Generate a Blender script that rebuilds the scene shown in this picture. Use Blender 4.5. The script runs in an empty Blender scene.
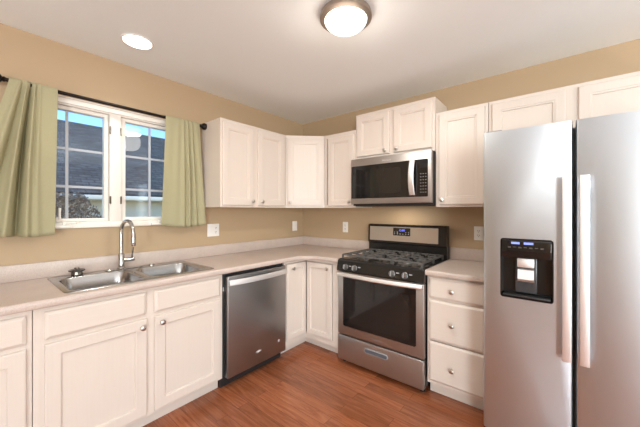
import bpy, bmesh, math, random
from mathutils import Vector, Matrix
random.seed(7)
S = bpy.context.scene
C = S.collection
PI = math.pi

# ------------------------------------------------------------------ camera
cam_d = bpy.data.cameras.new('camera')
cam = bpy.data.objects.new('camera', cam_d); C.objects.link(cam)
cam.location = (2.5446, -2.7521, 1.3414)
cam.rotation_euler = (PI/2, 0.0, 0.68745)
cam_d.sensor_width = 36.0
cam_d.lens = 291.36*36/640
cam_d.shift_y = -2.8/640
cam_d.clip_start = 0.02
S.camera = cam

# ------------------------------------------------------------------ world, lights, exposure
S.view_settings.view_transform = 'Standard'
S.view_settings.look = 'None'
S.view_settings.gamma = 1.0
S.view_settings.use_curve_mapping = False
S.view_settings.exposure = -0.06
S.cycles.diffuse_bounces = 8

w = bpy.data.worlds.new('world'); S.world = w; w.use_nodes = True
nt = w.node_tree; bg = nt.nodes['Background']
sky = nt.nodes.new('ShaderNodeTexSky'); sky.sky_type = 'NISHITA'
sky.sun_disc = False; sky.sun_elevation = math.radians(48); sky.sun_rotation = math.radians(200)
sky.air_density = 1.3; sky.dust_density = 0.0; sky.ozone_density = 3.0
hs = nt.nodes.new('ShaderNodeHueSaturation'); hs.inputs['Saturation'].default_value = 1.25
nt.links.new(sky.outputs[0], hs.inputs['Color']); nt.links.new(hs.outputs[0], bg.inputs[0]); bg.inputs[1].default_value = 0.35

def light(name, kind, loc, energy, color=(1, 1, 1), rot=(0, 0, 0), **kw):
    d = bpy.data.lights.new(name, kind); d.energy = energy; d.color = color
    for k, v in kw.items(): setattr(d, k, v)
    o = bpy.data.objects.new(name, d); C.objects.link(o); o.location = loc; o.rotation_euler = rot
    return o
sun = light('sun_light', 'SUN', (0, 0, 6), 3.6, (1.0, .95, .86), (math.radians(62), 0, math.radians(140)), angle=.01)
# daylight coming in through the patio door and the dining window behind the camera
light('patio_daylight', 'AREA', (5.45, -6.16, 1.2), 220, (.88, .96, 1.0), (PI/2, 0, 0), shape='RECTANGLE', size=1.5, size_y=2.1)
light('dining_daylight', 'AREA', (6.36, -3.3, 1.5), 95, (.88, .96, 1.0), (PI/2, 0, PI/2), shape='RECTANGLE', size=2.4, size_y=1.3)

# added upward fill spots, out of view and without fixtures, to brighten the ceiling
for lx, ly, e in ((1.2, -4.0, 45), (4.3, -1.5, 115), (2.7, -4.4, 130)):
    light('ceiling_fill_uplight', 'SPOT', (lx, ly, .95), e, (.88, .96, 1.0), (PI, 0, 0), spot_size=math.radians(165), spot_blend=1.0, shadow_soft_size=.2)

# ------------------------------------------------------------------ materials
def mat(name, color=(.8, .8, .8), rough=.5, metal=0.0, **kw):
    m = bpy.data.materials.new(name); m.use_nodes = True
    b = m.node_tree.nodes['Principled BSDF']
    b.inputs['Base Color'].default_value = (*color, 1); b.inputs['Roughness'].default_value = rough
    b.inputs['Metallic'].default_value = metal
    for k, v in kw.items():
        if k in b.inputs: b.inputs[k].default_value = v
    return m
def N(m, t, **kw):
    n = m.node_tree.nodes.new(t)
    for k, v in kw.items():
        if k in n.inputs: n.inputs[k].default_value = v
        else: setattr(n, k, v)
    return n
def L(m, a, b): m.node_tree.links.new(a, b)
def bsdf(m): return m.node_tree.nodes['Principled BSDF']
def coords(m, scale=(1, 1, 1), rot=(0, 0, 0)):
    tc = N(m, 'ShaderNodeTexCoord'); mp = N(m, 'ShaderNodeMapping')
    mp.inputs['Scale'].default_value = scale; mp.inputs['Rotation'].default_value = rot
    L(m, tc.outputs['Object'], mp.inputs['Vector']); return mp.outputs['Vector']
def ramp(m, fac, stops):
    r = N(m, 'ShaderNodeValToRGB'); e = r.color_ramp.elements
    while len(e) < len(stops): e.new(.5)
    for el, (p, c) in zip(e, stops): el.position = p; el.color = (*c, 1)
    L(m, fac, r.inputs[0]); return r.outputs[0]
def bump(m, h, strength=.1, dist=.01):
    b = N(m, 'ShaderNodeBump'); b.inputs['Strength'].default_value = strength; b.inputs['Distance'].default_value = dist
    L(m, h, b.inputs['Height']); L(m, b.outputs[0], bsdf(m).inputs['Normal'])

def wood_white(name, scale, a, b, rough=.38):
    m = mat(name, a, rough)
    v = coords(m, scale)
    n = N(m, 'ShaderNodeTexNoise', Scale=1.0, Detail=6.0, Roughness=.62, Distortion=.6); L(m, v, n.inputs['Vector'])
    L(m, ramp(m, n.outputs[0], [(.3, b), (.62, a)]), bsdf(m).inputs['Base Color'])
    return m
CAB_A, CAB_B = (.71, .638, .576), (.697, .62, .555)
m_cab = wood_white('pickled_maple', (80, 80, 3), CAB_A, CAB_B)
m_cab_h = wood_white('pickled_maple_cross', (3, 80, 80), CAB_A, CAB_B)

def painted(name, col, rough, bs, scale):
    m = mat(name, col, rough)
    v = coords(m)
    n = N(m, 'ShaderNodeTexNoise', Scale=scale, Detail=3.0, Roughness=.55); L(m, v, n.inputs['Vector'])
    bump(m, n.outputs[0], bs, .004)
    return m
m_wall = painted('tan_wall_paint', (.475, .352, .222), .6, .10, 90)
m_ceil = painted('ceiling_paint', (.88, .925, .93), .75, .22, 28)
m_white = mat('white_vinyl', (.86, .83, .78), .35)
m_plate = mat('white_plastic', (.88, .87, .84), .35)
m_slot = mat('dark_slot', (.03, .03, .03), .6)

def floor_mat():
    m = mat('red_oak_planks', (.3, .12, .06), .24)
    v = coords(m)
    br = N(m, 'ShaderNodeTexBrick'); br.offset = .37; br.offset_frequency = 2; br.squash = 1.0
    br.inputs['Color1'].default_value = (0, 0, 0, 1); br.inputs['Color2'].default_value = (1, 1, 1, 1)
    br.inputs['Mortar'].default_value = (.5, .5, .5, 1)
    br.inputs['Scale'].default_value = 1.0; br.inputs['Mortar Size'].default_value = .0011
    br.inputs['Mortar Smooth'].default_value = .3; br.inputs['Bias'].default_value = 0
    br.inputs['Brick Width'].default_value = .86; br.inputs['Row Height'].default_value = .083
    L(m, v, br.inputs['Vector'])
    mp = N(m, 'ShaderNodeMapping'); mp.inputs['Scale'].default_value = (2.6, 26, 1); L(m, v, mp.inputs['Vector'])
    ad = N(m, 'ShaderNodeVectorMath', operation='ADD'); L(m, mp.outputs[0], ad.inputs[0])
    sc = N(m, 'ShaderNodeVectorMath', operation='SCALE'); sc.inputs['Scale'].default_value = 7.0
    L(m, br.outputs['Color'], sc.inputs[0]); L(m, sc.outputs[0], ad.inputs[1])
    n = N(m, 'ShaderNodeTexNoise', Scale=1.0, Detail=7.0, Roughness=.65, Distortion=1.6); L(m, ad.outputs[0], n.inputs['Vector'])
    grain = ramp(m, n.outputs[0], [(.30, (.22, .066, .027)), (.52, (.335, .115, .050)), (.72, (.42, .165, .08))])
    tone = ramp(m, br.outputs['Color'], [(0, (.80, .78, .76)), (1, (1.14, 1.10, 1.06))])
    mx = N(m, 'ShaderNodeMix', data_type='RGBA', blend_type='MULTIPLY'); mx.inputs['Factor'].default_value = 1
    L(m, grain, mx.inputs['A']); L(m, tone, mx.inputs['B'])
    mo = N(m, 'ShaderNodeMix', data_type='RGBA', blend_type='MIX'); L(m, br.outputs['Fac'], mo.inputs['Factor'])
    L(m, mx.outputs['Result'], mo.inputs['A']); mo.inputs['B'].default_value = (.10, .032, .016, 1)
    L(m, mo.outputs['Result'], bsdf(m).inputs['Base Color'])
    bump(m, n.outputs[0], .05, .002)
    return m
m_floor = floor_mat()

def counter_mat():
    m = mat('taupe_laminate', (.6, .48, .4), .33)
    v = coords(m)
    n = N(m, 'ShaderNodeTexNoise', Scale=260.0, Detail=2.0); L(m, v, n.inputs['Vector'])
    n2 = N(m, 'ShaderNodeTexNoise', Scale=9.0, Detail=4.0); L(m, v, n2.inputs['Vector'])
    a = ramp(m, n.outputs[0], [(.35, (.49, .405, .355)), (.6, (.58, .49, .44))])
    b = ramp(m, n2.outputs[0], [(.3, (.94, .94, .94)), (.7, (1.03, 1.03, 1.03))])
    mx = N(m, 'ShaderNodeMix', data_type='RGBA', blend_type='MULTIPLY'); mx.inputs['Factor'].default_value = 1
    L(m, a, mx.inputs['A']); L(m, b, mx.inputs['B']); L(m, mx.outputs['Result'], bsdf(m).inputs['Base Color'])
    return m
m_counter = counter_mat()

def steel(name, col, rough, scale, aniso=0.0, bs=.03):
    m = mat(name, col, rough, 1.0)
    v = coords(m, scale)
    n = N(m, 'ShaderNodeTexNoise', Scale=1.0, Detail=4.0, Roughness=.6); L(m, v, n.inputs['Vector'])
    mr = N(m, 'ShaderNodeMapRange'); mr.inputs['To Min'].default_value = rough*.85; mr.inputs['To Max'].default_value = rough*1.15
    L(m, n.outputs[0], mr.inputs['Value']); L(m, mr.outputs[0], bsdf(m).inputs['Roughness'])
    bump(m, n.outputs[0], bs, .001)
    return m
m_steel = steel('brushed_steel', (.62, .59, .56), .30, (2, 2, 500))
m_steel_h = steel('brushed_steel_trim', (.46, .43, .41), .42, (2, 2, 420))
m_fridge = steel('refrigerator_steel', (.57, .615, .66), .38, (3, 3, 420))
m_dw = steel('dark_stainless', (.37, .365, .365), .36, (3, 3, 420))
m_handle = mat('satin_handle_steel', (.93, .93, .94), .48, 1.0)
m_sink = steel('sink_steel', (.42, .415, .41), .24, (60, 60, 60), bs=.02)
m_chrome = mat('polished_nickel', (.55, .535, .52), .14, 1.0)
m_dark_metal = mat('dark_nickel', (.22, .21, .19), .22, 1.0)
m_knob = mat('brushed_nickel', (.60, .56, .51), .3, 1.0)
m_black = mat('black_enamel', (.012, .011, .011), .22)
m_blackm = mat('black_plastic', (.02, .02, .021), .45)
m_bglass = mat('black_glass', (.010, .009, .009), .06)
m_oven = mat('oven_glass', (.016, .014, .013), .06)
m_iron = mat('cast_iron_grate', (.085, .081, .078), .7)
m_alum = mat('burner_aluminium', (.22, .21, .20), .5, 1.0)
m_grey = mat('grey_plastic', (.33, .33, .34), .4)
m_kn = mat('knob_face_grey', (.15, .145, .14), .35, .7)
m_print = mat('pale_print', (.72, .72, .72), .5)
m_printd = mat('grey_print', (.40, .39, .38), .4, .6)
m_rod = mat('dark_bronze', (.018, .013, .011), .38, .6)
m_body = mat('fridge_side_grey', (.30, .30, .31), .45)
def emit(name, col, strength):
    m = mat(name, col, .5); b = bsdf(m)
    b.inputs['Emission Color'].default_value = (*col, 1); b.inputs['Emission Strength'].default_value = strength
    return m
m_dome = emit('lit_frosted_glass', (1, .95, .86), 3.0)
m_can = emit('lit_lens', (1, .96, .90), 8.0)
m_lcd = emit('blue_clock_digits', (.12, .16, .9), 1.6)
m_ice = emit('dispenser_blue_light', (.25, .35, .95), .22)

def cloth():
    m = mat('sage_curtain', (.45, .42, .27), .85)
    nt = m.node_tree
    v = coords(m, (260, 260, 260))
    n = N(m, 'ShaderNodeTexNoise', Scale=1.0, Detail=2.0); L(m, v, n.inputs['Vector'])
    c = ramp(m, n.outputs[0], [(.3, (.44, .415, .255)), (.7, (.51, .485, .31))])
    L(m, c, bsdf(m).inputs['Base Color']); bump(m, n.outputs[0], .08, .001)
    tr = N(m, 'ShaderNodeBsdfTranslucent'); tr.inputs[0].default_value = (.55, .51, .31, 1)
    mx = N(m, 'ShaderNodeMixShader'); mx.inputs[0].default_value = .22
    L(m, bsdf(m).outputs[0], mx.inputs[1]); L(m, tr.outputs[0], mx.inputs[2])
    L(m, mx.outputs[0], nt.nodes['Material Output'].inputs['Surface'])
    return m
m_cloth = cloth()
def glass():
    m = bpy.data.materials.new('window_glass'); m.use_nodes = True
    nt = m.node_tree; nt.nodes.remove(nt.nodes['Principled BSDF'])
    t = N(m, 'ShaderNodeBsdfTransparent'); t.inputs[0].default_value = (.93, .96, .97, 1)
    g = N(m, 'ShaderNodeBsdfGlossy'); g.inputs['Roughness'].default_value = .02
    f = N(m, 'ShaderNodeFresnel'); f.inputs['IOR'].default_value = 1.55
    mx = N(m, 'ShaderNodeMixShader'); L(m, f.outputs[0], mx.inputs[0]); L(m, t.outputs[0], mx.inputs[1]); L(m, g.outputs[0], mx.inputs[2])
    L(m, mx.outputs[0], nt.nodes['Material Output'].inputs['Surface']); return m
m_glass = glass()
def shingle():
    m = mat('slate_grey_shingles', (.09, .10, .12), .9)
    v = coords(m)
    br = N(m, 'ShaderNodeTexBrick'); br.inputs['Color1'].default_value = (.065, .064, .066, 1); br.inputs['Color2'].default_value = (.12, .119, .122, 1)
    br.inputs['Mortar'].default_value = (.035, .035, .036, 1); br.inputs['Scale'].default_value = 1
    br.inputs['Mortar Size'].default_value = .012; br.inputs['Brick Width'].default_value = .3; br.inputs['Row Height'].default_value = .15
    L(m, v, br.inputs['Vector'])
    n = N(m, 'ShaderNodeTexNoise', Scale=6.0, Detail=5.0); L(m, v, n.inputs['Vector'])
    t = ramp(m, n.outputs[0], [(.3, (.75, .75, .75)), (.7, (1.2, 1.2, 1.2))])
    mx = N(m, 'ShaderNodeMix', data_type='RGBA', blend_type='MULTIPLY'); mx.inputs['Factor'].default_value = 1
    L(m, br.outputs['Color'], mx.inputs['A']); L(m, t, mx.inputs['B']); L(m, mx.outputs['Result'], bsdf(m).inputs['Base Color'])
    return m
m_shingle = shingle()
def siding():
    m = mat('pale_siding', (.82, .80, .79), .7)
    v = coords(m, (0, 0, 1))
    wv = N(m, 'ShaderNodeTexWave', wave_type='BANDS', bands_direction='Z', wave_profile='SAW', Scale=1.3); L(m, v, wv.inputs['Vector'])
    bump(m, wv.outputs[0], .5, .02); return m
m_siding = siding()
m_trimo = mat('white_gutter', (.72, .72, .70), .5)
m_twig = mat('brown_twig', (.25, .20, .16), .9)
m_leaf = mat('dry_brown_leaf', (.40, .32, .26), .9)
def grass():
    m = mat('lawn', (.12, .13, .06), .95); v = coords(m)
    n = N(m, 'ShaderNodeTexNoise', Scale=3.0, Detail=6.0); L(m, v, n.inputs['Vector'])
    L(m, ramp(m, n.outputs[0], [(.3, (.10, .11, .05)), (.7, (.20, .18, .10))]), bsdf(m).inputs['Base Color']); return m
m_grass = grass()

# ------------------------------------------------------------------ helpers
def new(): return bmesh.new()
def bx(bm, x0, x1, y0, y1, z0, z1, bev=0.0, seg=2):
    a, b = sorted((x0, x1)); c, d = sorted((y0, y1)); e, f = sorted((z0, z1))
    vs = [bm.verts.new(p) for p in ((a, c, e), (b, c, e), (b, d, e), (a, d, e), (a, c, f), (b, c, f), (b, d, f), (a, d, f))]
    fs = [bm.faces.new([vs[i] for i in q]) for q in ((0, 3, 2, 1), (4, 5, 6, 7), (0, 1, 5, 4), (1, 2, 6, 5), (2, 3, 7, 6), (3, 0, 4, 7))]
    if bev > 0:
        es = list({e_ for f_ in fs for e_ in f_.edges})
        bmesh.ops.bevel(bm, geom=es, offset=bev, segments=seg, affect='EDGES', profile=.5)
    return bm
def prism(bm, pts, z0, z1, bev=0.0, seg=2):
    lo = [bm.verts.new((x, y, z0)) for x, y in pts]; hi = [bm.verts.new((x, y, z1)) for x, y in pts]
    n = len(pts); fs = []
    f0 = bm.faces.new(lo[::-1]); f1 = bm.faces.new(hi); fs += [f0, f1]
    for i in range(n): fs.append(bm.faces.new((lo[i], lo[(i+1) % n], hi[(i+1) % n], hi[i])))
    bmesh.ops.recalc_face_normals(bm, faces=fs)
    if bev > 0:
        bmesh.ops.bevel(bm, geom=list({e for f in fs for e in f.edges}), offset=bev, segments=seg, affect='EDGES', profile=.5)
    return bm
def frame_of(d):
    d = Vector(d).normalized(); a = Vector((0, 0, 1)) if abs(d.z) < .9 else Vector((1, 0, 0))
    u = d.cross(a).normalized(); return u, u.cross(d).normalized()
def lathe(bm, prof, origin, axis=(0, 0, 1), n=28):
    """prof: list of (radius, distance along axis)"""
    o = Vector(origin); ax = Vector(axis).normalized(); u, v = frame_of(ax)
    rings = []
    for r, h in prof:
        if r < 1e-6: rings.append([bm.verts.new(o + ax*h)])
        else: rings.append([bm.verts.new(o + ax*h + u*(r*math.cos(2*PI*i/n)) + v*(r*math.sin(2*PI*i/n))) for i in range(n)])
    fs = []
    for a, b in zip(rings, rings[1:]):
        for i in range(n):
            j = (i+1) % n
            q = [a[i % len(a)], a[j % len(a)], b[j % len(b)], b[i % len(b)]]
            q2 = []
            for x in q:
                if x not in q2: q2.append(x)
            if len(q2) >= 3: fs.append(bm.faces.new(q2))
    for ring, flip in ((rings[0], 1), (rings[-1], 0)):
        if len(ring) > 2: fs.append(bm.faces.new(ring[::-1] if flip else ring))
    bmesh.ops.recalc_face_normals(bm, faces=fs)
    return bm
def cyl(bm, p0, p1, r, r1=None, n=20):
    d = Vector(p1) - Vector(p0); return lathe(bm, [(r, 0), (r1 if r1 else r, d.length)], p0, d, n)
def tube(bm, pts, r, n=14, rr=None):
    pts = [Vector(p) for p in pts]; rings = []; prev = None
    for i, p in enumerate(pts):
        d = (pts[min(i+1, len(pts)-1)] - pts[max(i-1, 0)]).normalized()
        if prev is None: u, v = frame_of(d)
        else:
            u = (prev - d*prev.dot(d)).normalized(); v = u.cross(d).normalized()
        prev = u; q = rr[i] if rr else r
        rings.append([bm.verts.new(p + u*(q*math.cos(2*PI*k/n)) + v*(q*math.sin(2*PI*k/n))) for k in range(n)])
    fs = []
    for a, b in zip(rings, rings[1:]):
        for k in range(n): fs.append(bm.faces.new((a[k], a[(k+1) % n], b[(k+1) % n], b[k])))
    fs.append(bm.faces.new(rings[0][::-1])); fs.append(bm.faces.new(rings[-1]))
    bmesh.ops.recalc_face_normals(bm, faces=fs); return bm
def strip(bm, secs):
    """loft a list of equal length closed sections into a capped solid"""
    rings = [[bm.verts.new(p) for p in s] for s in secs]; fs = []; n = len(rings[0])
    for a, b in zip(rings, rings[1:]):
        for k in range(n): fs.append(bm.faces.new((a[k], a[(k+1) % n], b[(k+1) % n], b[k])))
    fs.append(bm.faces.new(rings[0][::-1])); fs.append(bm.faces.new(rings[-1]))
    bmesh.ops.recalc_face_normals(bm, faces=fs); return bm
def obj(name, bm, m, parent=None, sharp=30):
    me = bpy.data.meshes.new(name); bm.to_mesh(me); bm.free()
    for p in me.polygons: p.use_smooth = True
    me.set_sharp_from_angle(angle=math.radians(sharp))
    for q in (m if isinstance(m, (list, tuple)) else [m]): me.materials.append(q)
    o = bpy.data.objects.new(name, me); C.objects.link(o)
    if parent: o.parent = parent
    return o
def tag(o, label, cat, group=None):
    o['label'] = label; o['category'] = cat
    if group: o['group'] = group
    return o
def thing(name, label, cat, loc=(0, 0, 0), rotz=0.0, group=None):
    o = bpy.data.objects.new(name, None); C.objects.link(o); o.empty_display_size = .1
    o.location = loc; o.rotation_euler = (0, 0, rotz)
    return tag(o, label, cat, group)
def struct(name, bm, m, parent=None):
    o = obj(name, bm, m, parent)
    if not parent: o['kind'] = 'structure'
    return o
def rrect(cx, cy, w, h, r, k=5):
    out = []
    for sx, sy, a0 in ((1, 1, 0), (-1, 1, 90), (-1, -1, 180), (1, -1, 270)):
        for i in range(k+1):
            a = math.radians(a0 + 90*i/k)
            out.append((cx + sx*(w/2-r) + r*math.cos(a), cy + sy*(h/2-r) + r*math.sin(a)))
    return out
def text_bm(txt, size, font_extrude=.0004):
    cu = bpy.data.curves.new('lettering', 'FONT'); cu.body = txt; cu.size = size; cu.extrude = font_extrude
    cu.align_x = 'CENTER'; cu.align_y = 'CENTER'; cu.resolution_u = 3
    o = bpy.data.objects.new('lettering', cu); C.objects.link(o)
    dg = bpy.context.evaluated_depsgraph_get(); me = bpy.data.meshes.new_from_object(o.evaluated_get(dg))
    bm = new(); bm.from_mesh(me); bpy.data.objects.remove(o); bpy.data.curves.remove(cu); bpy.data.meshes.remove(me)
    return bm

# ------------------------------------------------------------------ cabinet pieces, local: x = width, front = -y, z up
def door_bm(x0, x1, z0, z1, yb, t=.019, sw=.058, bead=False):
    """shaker door with a bevelled recess; yb = back plane (negative), front at yb - t"""
    bm = new(); yf = yb - t
    def ring(i, y): return [bm.verts.new(p) for p in ((x0+i, y, z0+i), (x1-i, y, z0+i), (x1-i, y, z1-i), (x0+i, y, z1-i))]
    rs = [ring(0, yb), ring(0, yf+.005), ring(.002, yf+.0015), ring(.006, yf), ring(sw, yf), *([ring(sw+.002, yf+.003), ring(sw+.012, yf+.004), ring(sw+.0145, yf+.012)] if bead else [ring(sw+.004, yf+.003), ring(sw+.006, yf+.012)])]
    for a, b in zip(rs, rs[1:]):
        for k in range(4): bm.faces.new((a[k], a[(k+1) % 4], b[(k+1) % 4], b[k]))
    bm.faces.new(rs[-1]); bm.faces.new(rs[0][::-1])
    bmesh.ops.recalc_face_normals(bm, faces=bm.faces[:])
    return bm
def slab_bm(x0, x1, z0, z1, yb, t=.019):
    bm = new(); yf = yb - t
    def ring(i, y): return [bm.verts.new(p) for p in ((x0+i, y, z0+i), (x1-i, y, z0+i), (x1-i, y, z1-i), (x0+i, y, z1-i))]
    rs = [ring(0, yb), ring(0, yf+.008), ring(.003, yf+.006), ring(.013, yf+.001), ring(.015, yf)]
    for a, b in zip(rs, rs[1:]):
        for k in range(4): bm.faces.new((a[k], a[(k+1) % 4], b[(k+1) % 4], b[k]))
    bm.faces.new(rs[-1]); bm.faces.new(rs[0][::-1])
    bmesh.ops.recalc_face_normals(bm, faces=bm.faces[:])
    return bm
_knob = None
def knob(parent, x, y, z):
    """cabinet knob with its base on plane y, sticking out to -y"""
    global _knob
    if _knob is None:
        bm = lathe(new(), [(.0085, 0), (.0075, .003), (.0055, .006), (.0055, .012), (.010, .016), (.0155, .019), (.0165, .0225), (.0145, .027), (.008, .030), (0, .031)], (0, 0, 0), (0, -1, 0), 24)
        o = obj('knob', bm, m_knob, parent); _knob = o
    else:
        o = _knob.copy(); C.objects.link(o); o.parent = parent
    o.location = (x, y, z); return o
def door(parent, x0, x1, z0, z1, yb, kx=None, kz=None, sw=.058, m=None, bead=False):
    d = obj('door', door_bm(x0, x1, z0, z1, yb, sw=sw, bead=bead), m or m_cab, parent, 12)
    if kx is not None: knob(d, kx, yb-.019, kz)
    return d
def drawer(parent, x0, x1, z0, z1, yb, kx=None, kz=None, name='drawer'):
    d = obj(name, slab_bm(x0, x1, z0, z1, yb), m_cab_h, parent, 12)
    if kx is not None: knob(d, kx, yb-.019, kz)
    return d
def carcass(parent, w_, dep, z0, z1, top=True, kick=0.0, kd=.075, e=.0015):
    """open fronted box of panels; dep = depth to the back of the face frame"""
    bm = new(); t = .016
    bx(bm, e, t, -dep, -.003, z0, z1); bx(bm, w_-t, w_-e, -dep, -.003, z0, z1)
    bx(bm, t, w_-t, -dep, -.003, z0+.012, z0+.028); bx(bm, t, w_-t, -.012, -.003, z0+.028, z1)
    if top: bx(bm, t, w_-t, -dep, -.012, z1-t, z1)
    o = obj('carcass', bm, m_cab, parent)
    if kick:
        k = new(); bx(k, e, w_-e, -dep-.019+kd-.014, -dep-.019+kd, .001, z0+.005); obj('toe_kick', k, m_cab_h, parent)
    return o
def face_frame(parent, w_, yb, z0, z1, stiles, rails, e=.0008, t=.019):
    """stiles: (x0,x1); rails: (z0,z1) over the full width"""
    bm = new()
    for a, b in stiles: bx(bm, max(a, e), min(b, w_-e), yb, yb-t, z0, z1, .0012, 1)
    for a, b in rails: bx(bm, .02, w_-.02, yb-.0004, yb-t+.0004, a, b, 0)
    return obj('face_frame', bm, m_cab, parent)

# ================================================================== STRUCTURE
XR, YF, H = 6.4, -6.2, 2.448
bm = new(); bx(bm, -.15, XR+.15, YF-.15, .15, -.12, 0); struct('floor', bm, m_floor)
bm = new(); bx(bm, -.15, XR+.15, YF-.15, .15, H, H+.12); struct('ceiling', bm, m_ceil)
WY0, WY1, WZ0, WZ1 = -2.552, -1.528, 1.235, 2.078        # kitchen window opening
bm = new()
bx(bm, -.15, 0, YF-.15, WY0, 0, H); bx(bm, -.15, 0, WY1, .15, 0, H)
bx(bm, -.15, 0, WY0, WY1, 0, WZ0); bx(bm, -.15, 0, WY0, WY1, WZ1, H); struct('wall_left', bm, m_wall)
bm = new(); bx(bm, 0, XR+.15, 0, .15, 0, H); struct('wall_back', bm, m_wall)
bm = new()                                                # right wall with the dining window
bx(bm, XR, XR+.15, YF-.15, -4.5, 0, H); bx(bm, XR, XR+.15, -2.1, 0, 0, H)
bx(bm, XR, XR+.15, -4.5, -2.1, 0, .85); bx(bm, XR, XR+.15, -4.5, -2.1, 2.15, H); struct('wall_right', bm, m_wall)
bm = new()                                                # wall behind the camera with the patio door
bx(bm, 0, 4.67, YF-.15, YF, 0, H); bx(bm, 6.23, XR, YF-.15, YF, 0, H); bx(bm, 4.67, 6.23, YF-.15, YF, 2.3, H); struct('wall_front', bm, m_wall)
bm = new()
bx(bm, 4.67, 4.74, YF-.1, YF-.03, 0, 2.3); bx(bm, 6.16, 6.23, YF-.1, YF-.03, 0, 2.3); bx(bm, 5.41, 5.49, YF-.1, YF-.03, .08, 2.22)
bx(bm, 4.74, 6.16, YF-.1, YF-.03, 2.22, 2.3); bx(bm, 4.74, 6.16, YF-.1, YF-.03, 0, .08)
struct('door_1', bm, m_white)
bm = new()
bx(bm, XR+.03, XR+.1, -4.5, -4.44, .85, 2.15); bx(bm, XR+.03, XR+.1, -2.16, -2.1, .85, 2.15); bx(bm, XR+.03, XR+.1, -3.33, -3.27, .85, 2.15)
bx(bm, XR+.03, XR+.1, -4.44, -2.16, .85, .91); bx(bm, XR+.03, XR+.1, -4.44, -2.16, 2.09, 2.15)
struct('window_2', bm, m_white)

# ---- window_1 : twin casement over the sink
win = bpy.data.objects.new('window_1', None); C.objects.link(win); win['kind'] = 'structure'; win.location = (0, -2.04, WZ0)
def wl(bm): bmesh.ops.translate(bm, verts=bm.verts[:], vec=(0, 2.04, -WZ0)); return bm
g = .001
bm = new()   # casing, stepped
cw = .045
for (a, b, c, d) in ((WY0-.03, WY0+.02, WZ0-.012, WZ1+.012), (WY1-.02, WY1+.03, WZ0-.012, WZ1+.012)):
    bx(bm, .001, .014, a, b, c, d, .003)
bx(bm, .001, .014, WY0+.02, WY1-.02, WZ1-.022, WZ1+.012, .003); bx(bm, .001, .020, WY0-.03, WY1+.03, WZ1+.012, WZ1+.022, .003)
bx(bm, .001, .016, WY0+.02, WY1-.02, WZ0-.012, WZ0+.016, .003)
obj('casing', wl(bm), m_white, win)
bm = new()   # jamb box
bx(bm, -.12, .001, WY0+g, WY0+.022, WZ0+g, WZ1-g); bx(bm, -.12, .001, WY1-.022, WY1-g, WZ0+g, WZ1-g)
bx(bm, -.12, .001, WY0+.022, WY1-.022, WZ1-.030, WZ1-g); bx(bm, -.12, .001, WY0+.022, WY1-.022, WZ0+g, WZ0+.030)
obj('jamb', wl(bm), m_white, win)
bm = new(); bx(bm, -.12, .006, -2.080, -2.010, WZ0+.030, WZ1-.030, .003); obj('mullion', wl(bm), m_white, win)
for (a, b, mun) in ((-2.530, -2.080, -2.312), (-2.010, -1.550, -1.793)):
    z0, z1 = WZ0+.030, WZ1-.030
    gl0, gl1, gz0, gz1 = (a+.030, b-.027, 1.288, 2.022) if a < -2.3 else (a+.038, b-.030, 1.292, 2.022)
    bm = new()
    bx(bm, -.075, -.022, a+.002, gl0, z0+.001, z1-.001, .004); bx(bm, -.075, -.022, gl1, b-.002, z0+.001, z1-.001, .004)
    bx(bm, -.074, -.023, gl0-.002, gl1+.002, z0+.001, gz0, .003); bx(bm, -.074, -.023, gl0-.002, gl1+.002, gz1, z1-.001, .003)
    sash = obj('sash', wl(bm), m_white, win)
    bm = new(); bx(bm, -.060, -.056, gl0-.004, gl1+.004, gz0-.004, gz1+.004); obj('pane', wl(bm), m_glass, sash)
    bm = new()
    bx(bm, -.0555, -.049, mun-.008, mun+.008, gz0, gz1)
    for zz in (1.507, 1.764): bx(bm, -.0550, -.0495, gl0, gl1, zz-.008, zz+.008)
    obj('grille', wl(bm), mat('grille_grey_white', (.46, .50, .56), .4), sash)
for yy in (-2.0785, -2.0115):
    for zz in (1.93, 1.42):
        bm = new(); cyl(bm, (.010, yy, zz-.028), (.010, yy, zz+.028), .0055, n=10); bx(bm, .002, .008, yy-.005, yy+.005, zz-.022, zz+.022)
        obj('hinge', wl(bm), m_dark_metal, win)
def crank(y0, dirn):
    bm = new(); bx(bm, .0165, .040, y0-.05, y0+.05, WZ0-.008, WZ0+.012, .006)
    lathe(bm, [(.011, 0), (.011, .016), (.007, .02)], (.030, y0+.01*dirn, WZ0+.012), (0, 0, 1), 16)
    o = obj('crank_base', wl(bm), m_white, win)
    bm = new(); tube(bm, [(.030, y0+.01*dirn, WZ0+.024), (.036, y0+.03*dirn, WZ0+.026), (.045, y0+.075*dirn, WZ0+.022)], .0055, 10)
    lathe(bm, [(.004, 0), (.008, .004), (.008, .018), (.004, .022)], (.046, y0+.075*dirn, WZ0+.018), (0, 0, 1), 12)
    obj('crank_handle', wl(bm), m_white, o)
crank(-2.35, 1); crank(-1.76, 1)
bm = new(); bx(bm, .0165, .026, -2.378, -2.352, 1.268, 1.30, .004); tube(bm, [(.030, -2.362, 1.285), (.034, -2.362, 1.33), (.030, -2.361, 1.358)], .007, 10, [.007, .006, .008])
bx(bm, .001, .018, -2.378, -2.352, 1.27, 1.296, .002)
obj('lock_lever', wl(bm), m_white, win)

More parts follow.
